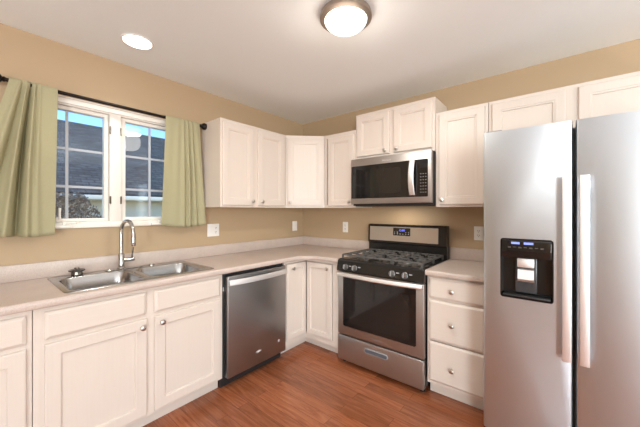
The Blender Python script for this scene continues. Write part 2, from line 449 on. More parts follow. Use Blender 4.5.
# ================================================================== OUTSIDE
bm = new(); bx(bm, -40, -.2, -30, 40, -1.5, -1.3); o = obj('lawn', bm, m_grass); o['kind'] = 'structure'
hx = -7.0
h = thing('neighbour_house', 'neighbouring house with slate grey shingle roof and pale siding outside the window', 'house', (hx-.5, 3.0, -1.3))
def hl(bm): bmesh.ops.translate(bm, verts=bm.verts[:], vec=(-(hx-.5), -3.0, 1.3)); return bm
bm = new(); bx(bm, hx-9, hx-.5, -8, 14, -1.299, 1.80); obj('wall', hl(bm), m_siding, h)
ridge_x, ridge_z, ez = hx-4.6, 4.60, 1.74
sl = math.atan2(ridge_z-ez, hx-ridge_x)
ln = math.hypot(ridge_z-ez, hx-ridge_x)
for sgn in (1, -1):   # each slope its own mesh with its own local frame so the courses run along it
    bm = new(); bx(bm, -11.5, 11.5, 0, ln, 0, .08)
    rf = obj('roof_slope', bm, m_shingle, h)
    if sgn == 1: mtx = Matrix.Translation((hx-(hx-.5), 0, ez+1.3)) @ Matrix.Rotation(PI/2, 4, 'Z') @ Matrix.Rotation(sl, 4, 'X')
    else: mtx = Matrix.Translation((2*ridge_x-hx-(hx-.5), 0, ez+1.3)) @ Matrix.Rotation(-PI/2, 4, 'Z') @ Matrix.Rotation(sl, 4, 'X')
    rf.matrix_local = mtx
bm = new(); bx(bm, hx-.02, hx+.10, -8.5, 14.5, ez-.10, ez+.02, .02); obj('gutter', hl(bm), m_trimo, h)
bm = new(); bx(bm, hx-.48, hx-.03, -8.5, 14.5, ez-.12, ez-.10); obj('soffit', hl(bm), m_trimo, h)

sh = thing('bare_shrub', 'brown leafless-looking shrub growing outside the left window sash', 'shrub', (-4.0, -1.65, -1.3))
bm = new(); bl = new()
for i in range(260):
    a = random.uniform(0, 2*PI); el = random.uniform(.5, 1.5); R = random.uniform(.80, 1.0)
    d = Vector((math.cos(a)*math.cos(el)*.75, math.sin(a)*math.cos(el)*.85, math.sin(el)*2.85*R))
    st = Vector((random.uniform(-.1, .1), random.uniform(-.15, .15), 0))
    mid = st + d*.5 + Vector((random.uniform(-.1, .1), random.uniform(-.1, .1), .1))
    tube(bm, [st, mid, st+d], .006, 4, [.012, .007, .003])
for i in range(9000):
    a = random.uniform(0, 2*PI); q = random.uniform(0, 1)**.6; zz = random.uniform(.9, 2.92)
    rad = max(.04, (1-(max(zz-1.9, 0)/1.08)**2.2))**.5*q
    p = Vector((math.cos(a)*.50*rad, math.sin(a)*.60*rad, zz + random.gauss(0, .03)))
    u = Vector((random.gauss(0, 1), random.gauss(0, 1), random.gauss(0, 1))).normalized(); v = u.orthogonal().normalized()
    s = random.uniform(.018, .04)
    bl.faces.new([bl.verts.new(p+u*s), bl.verts.new(p+v*s*.45), bl.verts.new(p-u*s), bl.verts.new(p-v*s*.45)])
obj('branches', bm, m_twig, sh); o = obj('leaves', bl, m_leaf, sh)

# ================================================================== BASE CABINETS, left run (local x -> +y, front -> +x)
ROT = PI/2
FD = .586          # carcass depth, the frame adds .019
KZ = .10
# sink base
y0, y1 = -2.548, -1.5365
c = thing('sink_base_cabinet', 'cream two-door base cabinet under the sink with two false drawer fronts', 'cabinet', (0, y0, 0), ROT)
W = y1-y0
carcass(c, W, FD, KZ, .872, top=False, kick=1)
face_frame(c, W, -FD, KZ-.008, .872, [(0, .05), (.475, .555), (W-.045, W)], [(KZ-.008, KZ+.03), (.675, .725), (.845, .8715)])
drawer(c, -2.508-y0, -2.058-y0, .712, .848, -FD-.019, name='false_drawer_front'); drawer(c, -2.012-y0, -1.562-y0, .712, .850, -FD-.019, name='false_drawer_front')
door(c, -2.508-y0, -2.055-y0, .110, .690, -FD-.019, -2.083-y0, .646); door(c, -2.010-y0, -1.562-y0, .110, .690, -FD-.019, -1.972-y0, .648)
# drawer base further left
y0, y1 = -3.20, -2.5495
c = thing('drawer_base_cabinet', 'cream base cabinet at the left edge of the photo, one drawer over a door', 'cabinet', (0, y0, 0), ROT)
W = y1-y0
carcass(c, W, FD, KZ, .872, top=False, kick=1)
face_frame(c, W, -FD, KZ-.008, .872, [(0, .04), (W-.036, W)], [(KZ-.008, KZ+.03), (.675, .725), (.845, .8715)])
drawer(c, .03, -2.571-y0, .712, .848, -FD-.019, W/2, .78); door(c, .03, -2.571-y0, .110, .690, -FD-.019, .07, .646)
# corner base
FX = .605
c = thing('corner_base_cabinet', 'cream L-shaped corner base cabinet with two narrow doors meeting in the corner', 'cabinet', (0, 0, 0))
A, B = -.908, 1.0185
bm = new()
bx(bm, .003, FX-.019, A+.0015, A+.0175, KZ, .872); bx(bm, B-.0175, B-.0015, -FX+.019, -.003, KZ, .872)
bx(bm, .003, .012, A+.0175, -.003, KZ, .872); bx(bm, .012, B-.0175, -.012, -.003, KZ, .872)
prism(bm, [(.012, -.012), (.012, A+.0175), (FX-.019, A+.0175), (FX-.019, -FX+.019), (B-.0175, -FX+.019), (B-.0175, -.012)], KZ+.012, KZ+.028)
obj('carcass', bm, m_cab, c)
bm = new()
bx(bm, FX-.019, FX, A+.001, A+.022, KZ-.008, .872); bx(bm, FX-.019, FX, A+.022, -FX+.019, KZ-.008, KZ+.043); bx(bm, FX-.019, FX, A+.022, -FX+.019, .848, .872)
bx(bm, FX, B-.001, -FX, -FX+.019, KZ-.008, KZ+.043); bx(bm, FX, B-.001, -FX, -FX+.019, .848, .872); bx(bm, .934, B-.001, -FX, -FX+.019, KZ+.043, .848)
obj('face_frame', bm, m_cab, c)
bm = new(); bx(bm, .516, .530, A+.001, -.516, .001, KZ+.005); bx(bm, .530, B-.001, -.530, -.516, .001, KZ+.005); obj('toe_kick', bm, m_cab_h, c)
bm = door_bm(A+.026, -FX-.0205, .148, .845, -FX, sw=.045); bmesh.ops.transform(bm, matrix=Matrix.Rotation(PI/2, 4, 'Z'), verts=bm.verts[:])
d = obj('door', bm, m_cab, c)
k = knob(d, FX+.019, -.812, .800); k.rotation_euler = (0, 0, PI/2)
door(c, FX+.0205, .930, .148, .845, -FX, .885, .802, sw=.045)
# three drawer base right of the range
x0, x1 = 1.7985, 2.196
c = thing('three_drawer_base_cabinet', 'cream base cabinet of three drawers between the range and the refrigerator', 'cabinet', (x0, 0, 0))
W = x1-x0
carcass(c, W, FD, KZ, .872, top=False, kick=1)
face_frame(c, W, -FD, KZ-.008, .872, [(0, .022), (W-.026, W)], [(KZ-.008, KZ+.02), (.405, .415), (.70, .716), (.86, .8715)])
for za, zb, kz in ((.714, .862, .782), (.414, .700, .550), (.118, .402, .242)): drawer(c, .016, W-.020, za, zb, -FD-.019, 1.974-x0, kz)

# ================================================================== WORKTOPS AND SINK
def worktop_mesh(outer, hole, zt=.914, t=.040, front=()):
    bm = new()
    vo = [bm.verts.new((x, y, zt)) for x, y in outer]; es = [bm.edges.new((vo[i], vo[(i+1) % len(vo)])) for i in range(len(vo))]
    if hole:
        vh = [bm.verts.new((x, y, zt)) for x, y in hole]; es += [bm.edges.new((vh[i], vh[(i+1) % len(vh)])) for i in range(len(vh))]
    bmesh.ops.triangle_fill(bm, use_beauty=True, use_dissolve=False, edges=es, normal=(0, 0, 1))
    bmesh.ops.recalc_face_normals(bm, faces=bm.faces[:])
    for f in bm.faces:
        if f.normal.z < 0: f.normal_flip()
    r = bmesh.ops.extrude_face_region(bm, geom=bm.faces[:])
    vs = [e for e in r['geom'] if isinstance(e, bmesh.types.BMVert)]
    bmesh.ops.translate(bm, verts=vs, vec=(0, 0, -t))
    bmesh.ops.recalc_face_normals(bm, faces=bm.faces[:])
    fe = []
    for e in bm.edges:
        m_ = (e.verts[0].co + e.verts[1].co)/2
        if abs(e.verts[0].co.z-e.verts[1].co.z) < 1e-5 and len(e.link_faces) == 2 and abs(e.link_faces[0].normal.dot(e.link_faces[1].normal)) < .5 and front(m_): fe.append(e)
    bmesh.ops.bevel(bm, geom=fe, offset=.013, segments=4, affect='EDGES', profile=.5)
    return bm
SX0, SX1, SY0, SY1 = .047, .585, -2.428, -1.577
scx, scy = (SX0+SX1)/2, (SY0+SY1)/2
hole = rrect(scx, scy, SX1-SX0-.024, SY1-SY0-.024, .03, 4)
wt = thing('worktop', 'taupe laminate L-shaped worktop with low backsplash running under the window', 'worktop', (0, 0, .874))
bm = worktop_mesh([(.001, -.001), (.001, -3.2), (.648, -3.2), (.648, -.765), (.765, -.648), (1.018, -.648), (1.018, -.001)], hole,
                  front=lambda p: (p.x > .6 and p.y < -.6 and p.x < 1.0))
bmesh.ops.translate(bm, verts=bm.verts[:], vec=(0, 0, -.874)); obj('slab', bm, m_counter, wt, 50)
bm = new(); prism(bm, [(.001, -.001), (.001, -3.2), (.021, -3.2), (.021, -.021), (1.018, -.021), (1.018, -.001)], .914, 1.016, .005, 2)
bmesh.ops.translate(bm, verts=bm.verts[:], vec=(0, 0, -.874)); obj('backsplash', bm, m_counter, wt)
wt = thing('worktop', 'short taupe laminate worktop between the range and the refrigerator', 'worktop', (1.7965, 0, .874))
bm = worktop_mesh([(0, -.001), (0, -.648), (.400, -.648), (.400, -.001)], None, front=lambda p: p.y < -.64)
bmesh.ops.translate(bm, verts=bm.verts[:], vec=(0, 0, -.874)); obj('slab', bm, m_counter, wt, 50)
bm = new(); bx(bm, 0, .400, -.021, -.001, .04, .142, .004); obj('backsplash', bm, m_counter, wt)

sk = thing('double_sink', 'stainless steel double bowl drop-in sink below the window', 'sink', (scx, scy, .914))
zt = .0045
bowls = ((scy-(SY0+.222), .405), (scy-(SY1-.215), .372))
def bowl_loop(cyl_, wy, wx, r, cx): return rrect(cx, cyl_, wx, wy, r, 6)
bm = new()
rim = [bm.verts.new((x, y, zt)) for x, y in rrect(0, 0, SX1-SX0-.008, SY1-SY0-.008, .026, 5)]
es = [bm.edges.new((rim[i], rim[(i+1) % len(rim)])) for i in range(len(rim))]
lo = [bm.verts.new((x, y, .0008)) for x, y in rrect(0, 0, SX1-SX0, SY1-SY0, .03, 5)]
wb = [(SY0+.030, -2.022), (-1.985, SY1-.030)]
tops = []
for ya, yb_ in wb:
    cy_ = (ya+yb_)/2-scy; wy = yb_-ya; cx_ = .035; wx = .405
    l0 = [bm.verts.new((x, y, zt)) for x, y in rrect(cx_, cy_, wx, wy, .075, 7)]
    es += [bm.edges.new((l0[i], l0[(i+1) % len(l0)])) for i in range(len(l0))]
    tops.append((l0, cx_, cy_, wx, wy))
bmesh.ops.triangle_fill(bm, use_beauty=True, edges=es, normal=(0, 0, 1))
n = len(rim)
for i in range(n): bm.faces.new((rim[i], lo[i], lo[(i+1) % n], rim[(i+1) % n]))
for l0, cx_, cy_, wx, wy in tops:
    prev = l0; n = len(l0)
    for ins, z, r in ((.004, zt-.002, .073), (.008, zt-.008, .07), (.014, -.10, .066), (.020, -.155, .06), (.032, -.178, .05), (.052, -.186, .035)):
        cur = [bm.verts.new((x, y, z)) for x, y in rrect(cx_, cy_, wx-2*ins, wy-2*ins, r, 7)]
        for i in range(n): bm.faces.new((prev[i], prev[(i+1) % n], cur[(i+1) % n], cur[i]))
        prev = cur
    ctr = [bm.verts.new((cx_+.04*math.cos(2*PI*i/n+.2), cy_+.04*math.sin(2*PI*i/n+.2), -.190)) for i in range(n)]
    for i in range(n): bm.faces.new((prev[i], prev[(i+1) % n], ctr[(i+1) % n], ctr[i]))
    bm.faces.new(ctr)
bmesh.ops.recalc_face_normals(bm, faces=bm.faces[:])
obj('basin', bm, m_sink, sk, 50)
for l in tops and [(t_[1], t_[2]) for t_ in tops]:
    bm = lathe(new(), [(.038, 0), (.038, .002), (.030, .003), (.028, .0005), (.012, .0005), (.010, .004), (0, .005)], (l[0], l[1], -.1895)); obj('drain', bm, m_chrome, sk)
bm = lathe(new(), [(.021, 0), (.021, .004), (.016, .007), (0, .008)], (.078-scx, -1.825-scy, zt)); obj('hole_cover', bm, m_chrome, sk)

f = thing('kitchen_faucet', 'nickel high-arc pull-down faucet with side lever behind the sink', 'faucet', (.092, -2.034, .9188))
bm = new(); prism(bm, rrect(0, .02, .050, .235, .024, 5), 0, .006, .002, 1); obj('deck_plate', bm, m_chrome, f)
bm = lathe(new(), [(.026, .006), (.026, .012), (.0215, .018), (.0205, .105), (.0165, .112), (0, .113)], (0, 0, 0)); obj('faucet_body', bm, m_chrome, f)
pts = [(0, 0, .10), (0, 0, .2), (0, 0, .272)]; R = .068
for i in range(1, 13):
    a = PI - PI*i/12; pts.append((R + R*math.cos(a), 0,   .272 + R*math.sin(a)*1.15))
pts.append((2*R+.002, 0, .262))
SW = Matrix.Rotation(.24, 4, 'Z')
bm = tube(new(), pts, .0125, 16); bmesh.ops.transform(bm, matrix=SW, verts=bm.verts[:]); obj('spout', bm, m_chrome, f)
bm = lathe(new(), [(.0135, 0), (.015, .004), (.0165, .06), (.0165, .083), (.014, .09), (0, .09)], (2*R+.002, 0, .265), (.03, 0, -1), 18); bmesh.ops.transform(bm, matrix=SW, verts=bm.verts[:]); obj('spray_head', bm, m_chrome, f)
bm = new(); cyl(bm, (0, .012, .064), (0, .078, .064), .0145, n=18); lathe(bm, [(.0145, 0), (.012, .006), (0, .008)], (0, .078, .064), (0, 1, 0), 18); o = obj('valve_hub', bm, m_chrome, f)
bm = new(); tube(bm, [(.002, .067, .070), (.006, .068, .10), (.012, .072, .155)], .006, 10, [.0075, .006, .0075]); obj('lever', bm, m_chrome, o)

st = thing('sink_strainer', 'dark metal sink strainer basket sitting on the back rim of the sink', 'strainer', (.088, -2.285, .9188))
st.scale = (.86, .86, 1.12)
bm = lathe(new(), [(.034, 0), (.036, .004), (.034, .020), (.048, .023), (.050, .027), (.047, .030), (.036, .029), (.030, .022), (0, .020)], (0, 0, 0)); obj('basket', bm, m_dark_metal, st)
bm = lathe(new(), [(.0495, .0), (.052, .003), (.0495, .007), (.047, .0035)], (0, 0, .0235)); obj('rubber_ring', bm, m_blackm, st)
bm = lathe(new(), [(.006, .019), (.006, .032), (.016, .036), (.017, .041), (.013, .045), (0, .046)], (0, 0, 0)); obj('lifting_knob', bm, m_chrome, st)

# ================================================================== DISHWASHER
y0, y1 = -1.5345, -.910
d = thing('dishwasher', 'stainless dishwasher with curved bar handle under the worktop', 'dishwasher', (0, y0, 0), ROT)
W = y1-y0
bm = new(); bx(bm, .003, W-.003, -.585, -.02, .10, .868); obj('tub', bm, m_blackm, d)
bm = new(); bx(bm, .006, W-.004, -.592, -.5855, .10, .866); obj('trim_strip', bm, m_blackm, d)
bm = new(); bx(bm, .004, W-.003, -.565, -.545, .002, .0995); obj('kick_plate', bm, m_blackm, d)
PX0, PX1 = .022, W-.008
bm = new(); bx(bm, PX0, PX1, -.640, -.593, .085, .848, .006, 3); pn = obj('door_panel', bm, m_dw, d)
bm = new(); secs = []
xa, xb = PX0+.004, PX1-.006
for i in range(25):
    t = i/24; x = xa + (xb-xa)*t; bow = .030*(1-(2*t-1)**2); y = -.655-bow
    zc = .800
    secs.append([(x, y+.011, zc-.019), (x, y, zc-.0205), (x, y-.005, zc-.017), (x, y-.005, zc-.010), (x, y-.001, zc+.010), (x, y+.004, zc+.0205), (x, y+.011, zc+.0215)])
strip(bm, secs)
bx(bm, xa, xa+.02, -.655, -.6395, .784, .816); bx(bm, xb-.02, xb, -.655, -.6395, .784, .816)
obj('door_handle', bm, m_handle, pn)
bm = lathe(new(), [(.010, 0), (.010, .0015), (0, .002)], (-1.003-y0, -.6398, .200), (0, -1, 0), 20); obj('round_badge', bm, m_print, pn)
bm = lathe(new(), [(.007, 0), (0, .0008)], (-1.003-y0, -.6417, .200), (0, -1, 0), 16); obj('badge_centre', bm, m_grey, pn)
bm = new(); cx_, cz_ = -1.226-y0, .190    # swoosh emblem
for (ox, oz, s, a0) in ((0, 0, 1, .25), (.006, -.007, .8, .18)):
    secs = []
    for i in range(13):
        t = i/12; x = cx_+ox+(t-.5)*.056*s; z = cz_+oz+math.sin(t*PI*1.2+a0)*.007*s + (t-.5)*.014; q = .0032*math.sin(PI*min(max(t, .04), .96))+.0003
        secs.append([(x, -.6398, z-q), (x, -.6408, z-q), (x, -.6408, z+q), (x, -.6398, z+q)])
    strip(bm, secs)
obj('swoosh_emblem', bm, m_print, pn)
bm = new(); bx(bm, .008, .018, -.596, -.592, .735, .765); obj('latch_tab', bm, m_grey, d)

# ================================================================== RANGE
X0, X1 = 1.0225, 1.7925
W = X1-X0
r = thing('gas_range', 'stainless and black freestanding gas range with five burners', 'range', (X0, 0, 0))
bm = new(); bx(bm, .003, W-.003, -.612, -.03, .045, .900, .003); obj('body', bm, m_black, r)
for fx in (.035, W-.035):
    for fy in (-.585, -.08):
        bm = lathe(new(), [(.021, 0.0005), (.021, .012), (.014, .016), (.014, .0455)], (fx, fy, 0), n=18); obj('foot', bm, m_blackm, r)
bm = new(); bx(bm, .004, W-.004, -.655, -.613, .040, .252, .006, 3); dr = obj('storage_drawer', bm, m_steel_h, r)
px0, px1 = 1.300-X0, 1.510-X0
bm = new(); prism(bm, [(x, z) for x, z in rrect((px0+px1)/2, .191, px1-px0, .040, .015, 5)], 0, .006, .0015, 1)
bmesh.ops.transform(bm, matrix=Matrix.Translation((0, -.6552, 0)) @ Matrix.Rotation(PI/2, 4, 'X'), verts=bm.verts[:])
pu = obj('drawer_pull', bm, m_grey, dr)
bm = new(); prism(bm, rrect((px0+px1)/2, .1905, px1-px0-.014, .027, .0125, 5), 0, .0012)
bmesh.ops.transform(bm, matrix=Matrix.Translation((0, -.6613, 0)) @ Matrix.Rotation(PI/2, 4, 'X'), verts=bm.verts[:]); obj('pull_recess', bm, mat('pull_recess_grey', (.09, .10, .12), .3), pu)
# oven door
oz0, oz1 = .262, .808
wx0, wx1, wz0, wz1 = 1.082-X0, 1.732-X0, .338, .772
bm = new(); bx(bm, .003, W-.003, -.650, -.613, oz0, oz1, .005, 2); od = obj('oven_door', bm, m_steel_h, r)
bm = new(); prism(bm, rrect((wx0+wx1)/2, (wz0+wz1)/2, wx1-wx0, wz1-wz0, .016, 5), 0, .0035, .001, 1)
bmesh.ops.transform(bm, matrix=Matrix.Translation((0, -.6502, 0)) @ Matrix.Rotation(PI/2, 4, 'X'), verts=bm.verts[:]); wn = obj('oven_window', bm, m_bglass, od)
bm = new(); prism(bm, rrect((wx0+wx1)/2, (wz0+wz1)/2-.012, wx1-wx0-.10, wz1-wz0-.10, .012, 4), 0, .0006)
bmesh.ops.transform(bm, matrix=Matrix.Translation((0, -.6538, 0)) @ Matrix.Rotation(PI/2, 4, 'X'), verts=bm.verts[:]); obj('clear_window', bm, m_oven, wn)
bm = new(); secs = []
for i in range(25):
    t = i/24; x = .010 + (W-.020)*t; bow = .032*(1-(2*t-1)**2); y = -.672-bow; zc = .790
    secs.append([(x, y+.012, zc-.015), (x, y, zc-.017), (x, y-.004, zc-.014), (x, y-.006, zc-.008), (x, y-.003, zc+.004), (x, y+.004, zc+.015), (x, y+.012, zc+.017)])
strip(bm, secs); bx(bm, .010, .034, -.672, -.6495, .778, .802); bx(bm, W-.034, W-.010, -.672, -.6495, .778, .802)
obj('oven_handle', bm, m_handle, od)
bm = text_bm('Whirlpool', .022); bmesh.ops.transform(bm, matrix=Matrix.Translation((W/2, -.6504, .296)) @ Matrix.Rotation(PI/2, 4, 'X'), verts=bm.verts[:]); obj('maker_lettering', bm, m_printd, od)
# control panel
bm = new(); strip(bm, [[(x, -.612, .815), (x, -.660, .815), (x, -.664, .822), (x, -.646, .902), (x, -.630, .913), (x, -.612, .913)] for x in (.0, W)])
cp = obj('control_panel', bm, m_black, r)
nrm = Vector((0, -.976, -.0)); nrm = Vector((0, -.080, .018)).normalized(); nrm = Vector((0, -math.cos(.22), math.sin(.22)))
for kx in (1.113, 1.203, 1.545, 1.648):
    z = .853; o_ = Vector((kx-X0, -.6572, z))
    k = obj('burner_knob', lathe(new(), [(.026, 0), (.026, .004), (.021, .007), (.020, .022), (.017, .025), (0, .0255)], o_, nrm, 24), m_kn, cp)
    bm = new(); bx(bm, -.0035, .0035, -.034, -.022, -.019, .019, .001, 1)
    bmesh.ops.transform(bm, matrix=Matrix.Translation(o_) @ Matrix.Rotation(-.22, 4, 'X'), verts=bm.verts[:]); obj('pointer', bm, m_grey, k)
    bm = new(); bx(bm, .034, .058, -.0006, 0, -.004, .004)
    bmesh.ops.transform(bm, matrix=Matrix.Translation(o_+Vector((0, -.0003, .012))) @ Matrix.Rotation(-.22, 4, 'X'), verts=bm.verts[:]); obj('knob_print', bm, m_grey, cp)
# cooktop
bm = new(); bx(bm, .001, W-.001, -.628, -.095, .9005, .918, .006, 3); ct = obj('cooktop', bm, m_black, r)
for (bx_, by_, br_) in ((.19, -.50, .046), (.19, -.235, .036), (W/2, -.365, .042), (W-.19, -.50, .050), (W-.19, -.235, .038)):
    b_ = obj('burner', lathe(new(), [(br_*1.5, .0), (br_*1.45, .002), (br_, .004), (br_, .014), (br_*.9, .016), (0, .016)], (bx_, by_, .918)), m_alum, ct)
    obj('burner_cap', lathe(new(), [(br_*.92, .0), (br_*.95, .004), (br_*.8, .008), (0, .009)], (bx_, by_, .9345)), m_black, b_)
def grate(xa, xb):
    bm = new(); ya, yb_ = -.612, -.120; zt_, q = .957, .0065
    def bar(p, q_, w_=.0075, hgt=.012):
        p, q_ = Vector(p), Vector(q_); d_ = (q_-p); n_ = Vector((-d_.y, d_.x, 0)).normalized()*w_
        strip(bm, [[e_+n_*1.15-Vector((0, 0, hgt)), e_-n_*1.15-Vector((0, 0, hgt)), e_-n_*.8, e_+n_*.8] for e_ in (p, q_)])
    for y in (ya, (ya+yb_)/2, yb_): bar((xa, y, zt_), (xb, y, zt_))
    for x in (xa, xb): bar((x, ya, zt_), (x, yb_, zt_))
    cx_ = (xa+xb)/2
    for y in (ya+.0, (ya+yb_)/2):
        cy_ = y+(yb_-ya)/4; gp = .032
        bar((cx_, y, zt_), (cx_, cy_-gp, zt_)); bar((cx_, y+(yb_-ya)/2, zt_), (cx_, cy_+gp, zt_))
        for s in (-1, 1):
            bar((cx_+s*(xb-xa)/2, cy_, zt_), (cx_+s*gp, cy_, zt_))
            for u in (-1, 1): bar((cx_+s*(xb-xa)/2*.62, cy_+u*(yb_-ya)/4, zt_), (cx_+s*(xb-xa)/2*.62, cy_+u*.05, zt_), .0045)
    for x in (xa, xb):
        for y in (ya, (ya+yb_)/2, yb_): bx(bm, x-.007, x+.007, y-.007, y+.007, .9182, zt_-.004)
    return obj('grate', bm, m_iron, ct)
grate(.030, .262); grate(.272, W-.272); grate(W-.262, W-.030)
# backguard
bm = new(); strip(bm, [[(x, -.030, .90), (x, -.098, .90), (x, -.098, 1.015), (x, -.112, 1.028), (x, -.104, 1.195), (x, -.092, 1.206), (x, -.030, 1.206)] for x in (.0, W)])
bgd = obj('backguard', bm, m_black, r)
def slope_y(z): return -.112 + (z-1.028)/(1.195-1.028)*.008
a0, a1, b0, b1 = 1.041-X0, 1.722-X0, 1.046, 1.184
bm = new(); prism(bm, rrect(0, 0, a1-a0, b1-b0, .006, 3), 0, .0025, .0006, 1)
TR = Matrix.Translation(((a0+a1)/2, slope_y((b0+b1)/2)-.0002, (b0+b1)/2)) @ Matrix.Rotation(PI/2-.048, 4, 'X')
bmesh.ops.transform(bm, matrix=TR, verts=bm.verts[:]); sp = obj('steel_panel', bm, m_steel, bgd)
bm = new(); prism(bm, rrect(1.382-X0-(a0+a1)/2, .024, .172, .074, .006, 3), .0026, .0050, .0006, 1); bmesh.ops.transform(bm, matrix=TR, verts=bm.verts[:]); dp = obj('display', bm, m_bglass, sp)
bm = text_bm('12:00', .026, .0003); bmesh.ops.transform(bm, matrix=TR @ Matrix.Translation((1.385-X0-(a0+a1)/2, .038, .0054)), verts=bm.verts[:]); obj('clock_digits', bm, m_lcd, dp)
for i in range(6):
    for j in range(2):
        if 2 <= i <= 3 and j == 0: continue
        bm = new(); lathe(bm, [(.0045, 0), (.0045, .0005), (0, .0006)], (1.312-X0-(a0+a1)/2+i*.028, .020-.017*j, .0051), (0, 0, 1), 10); bmesh.ops.transform(bm, matrix=TR, verts=bm.verts[:]); obj('button', bm, m_grey, dp)

# ================================================================== MICROWAVE
X0, X1 = 1.0055, 1.7635
W = X1-X0; zb, zt_ = 1.400, 1.828
mw = thing('microwave', 'stainless over-the-range microwave with black glass door', 'microwave', (X0, 0, zb))
Hm = zt_-zb
bm = new(); bx(bm, .003, W-.003, -.372, -.004, -.012, Hm-.001, .002); obj('case', bm, m_blackm, mw)
bm = new(); bx(bm, .02, W-.02, -.36, -.03, -.017, -.0122); ub_ = obj('underside_vent', bm, m_blackm, mw)
bm = new(); bx(bm, 0, W, -.412, -.373, .006, Hm-.002, .004, 2); fr_ = obj('front_frame', bm, m_steel_h, mw)
bm = new(); prism(bm, rrect(W/2-.010, .2065, .724, .304, .006, 3), 0, .003, .0008, 1)
bmesh.ops.transform(bm, matrix=Matrix.Translation((0, -.4122, 0)) @ Matrix.Rotation(PI/2, 4, 'X'), verts=bm.verts[:]); gl = obj('door_glass', bm, m_bglass, fr_)
bm = new(); prism(bm, rrect(.275, .205, .46, .215, .008, 3), 0, .0005)
bmesh.ops.transform(bm, matrix=Matrix.Translation((0, -.4154, 0)) @ Matrix.Rotation(PI/2, 4, 'X'), verts=bm.verts[:]); obj('viewing_window', bm, m_oven, gl)
hx_ = 1.612-X0; bm = new(); secs = []
for i in range(21):
    t = i/20; z = .070+.285*t; bow = .032*(1-(2*t-1)**2); y = -.428-bow
    secs.append([(hx_-.021, y+.010, z), (hx_-.023, y+.002, z), (hx_-.016, y-.004, z), (hx_, y-.0055, z), (hx_+.016, y-.004, z), (hx_+.023, y+.002, z), (hx_+.021, y+.010, z)])
strip(bm, secs); bx(bm, hx_-.015, hx_+.015, -.430, -.4150, .072, .092); bx(bm, hx_-.015, hx_+.015, -.430, -.4150, .333, .353); obj('door_handle', bm, m_handle, fr_)
for i in range(3):
    for j in range(7):
        bm = new(); bx(bm, 1.676-X0+i*.020, 1.684-X0+i*.020, -.4162, -.4153, .088+j*.025, .093+j*.025); obj('keypad_button', bm, m_grey, gl)
bm = new(); bx(bm, 1.672-X0, 1.73-X0, -.4160, -.4153, .288, .325); obj('clock_display', bm, m_black, gl)
bm = text_bm('Whirlpool', .020); bmesh.ops.transform(bm, matrix=Matrix.Translation((W/2-.01, -.4124, .385)) @ Matrix.Rotation(PI/2, 4, 'X'), verts=bm.verts[:]); obj('maker_lettering', bm, m_print, fr_)

# ================================================================== WALL CABINETS
UB, UT, UD = 1.372, 2.135, .301
def upper(name, label, loc, rot, W, z0, z1, doors, extra=()):
    c = thing(name, label, 'cabinet', loc, rot)
    carcass(c, W, UD, z0, z1)
    st = [(0, .032), (W-.032, W)] + list(extra)
    face_frame(c, W, -UD, z0, z1, st, [(z0, z0+.030), (z1-.035, z1)])
    for (a, b, za, zb_, kx, kz) in doors: door(c, a, b, za, zb_, -UD-.019, kx, kz, sw=.052, bead=True)
    return c
y0 = -1.378
upper('wall_cabinet', 'cream two-door wall cabinet beside the window curtain', (0, y0, 0), ROT, -.6105-y0, UB, UT,
      [(.016, -1.036-y0, 1.390, 2.108, -1.058-y0, 1.428), (-.986-y0, -.650-y0, 1.390, 2.108, -.946-y0, 1.428)], [(-1.045-y0, -.977-y0)])
c = thing('corner_wall_cabinet', 'cream diagonal corner wall cabinet with one door', 'cabinet', (0, 0, UB))
bm = new()
P5 = [(.003, -.003), (.003, -.6085), (.2927, -.6085), (.6085, -.2927), (.6085, -.003)]
Hh = UT-UB
prism(bm, P5, .012, .028); prism(bm, P5, Hh-.016, Hh)
bx(bm, .003, .012, -.6085, -.003, .028, Hh-.016); bx(bm, .012, .6085, -.012, -.003, .028, Hh-.016)
bx(bm, .012, .290, -.6085, -.594, .0, Hh-.016); bx(bm, .594, .6085, -.290, -.012, .0, Hh-.016)
obj('carcass', bm, m_cab, c)
dw_ = math.hypot(.29, .29)
T45 = Matrix.Translation((.3056, -.5956, 0)) @ Matrix.Rotation(PI/4, 4, 'Z')
bm = new(); t = .019
for a, b in ((.001, .030), (dw_-.030, dw_-.001)): bx(bm, a, b, -t, -.0005, 0, Hh)
bx(bm, .030, dw_-.030, -t+.0004, -.0005, 0, .03); bx(bm, .030, dw_-.030, -t+.0004, -.0005, Hh-.035, Hh)
bmesh.ops.transform(bm, matrix=T45, verts=bm.verts[:]); obj('face_frame', bm, m_cab, c)
bm = door_bm(.016, dw_-.016, .018, Hh-.027, -t, sw=.052, bead=True); dd = obj('door', bm, m_cab, c); dd.matrix_local = T45
knob(dd, .046, -t-.019, .056)
x0 = .6105
upper('wall_cabinet', 'cream narrow single-door wall cabinet between the corner cabinet and microwave', (x0, 0, 0), 0, 1.003-x0, UB, UT,
      [(.669-x0, .983-x0, 1.390, 2.096, .944-x0, 1.428)])
x0 = 1.0045
upper('wall_cabinet', 'cream two-door wall cabinet above the microwave, raised higher than its neighbours', (x0, 0, 0), 0, 1.765-x0, 1.832, 2.272,
      [(1.024-x0, 1.364-x0, 1.860, 2.243, 1.327-x0, 1.889), (1.406-x0, 1.740-x0, 1.860, 2.243, 1.438-x0, 1.889)], [(.35, .412)])
x0 = 1.7665
upper('wall_cabinet', 'cream single-door wall cabinet between the microwave and the refrigerator', (x0, 0, 0), 0, 2.144-x0, UB, UT,
      [(1.797-x0, 2.123-x0, 1.390, 2.110, 1.822-x0, 1.428)])
x0 = 2.1455
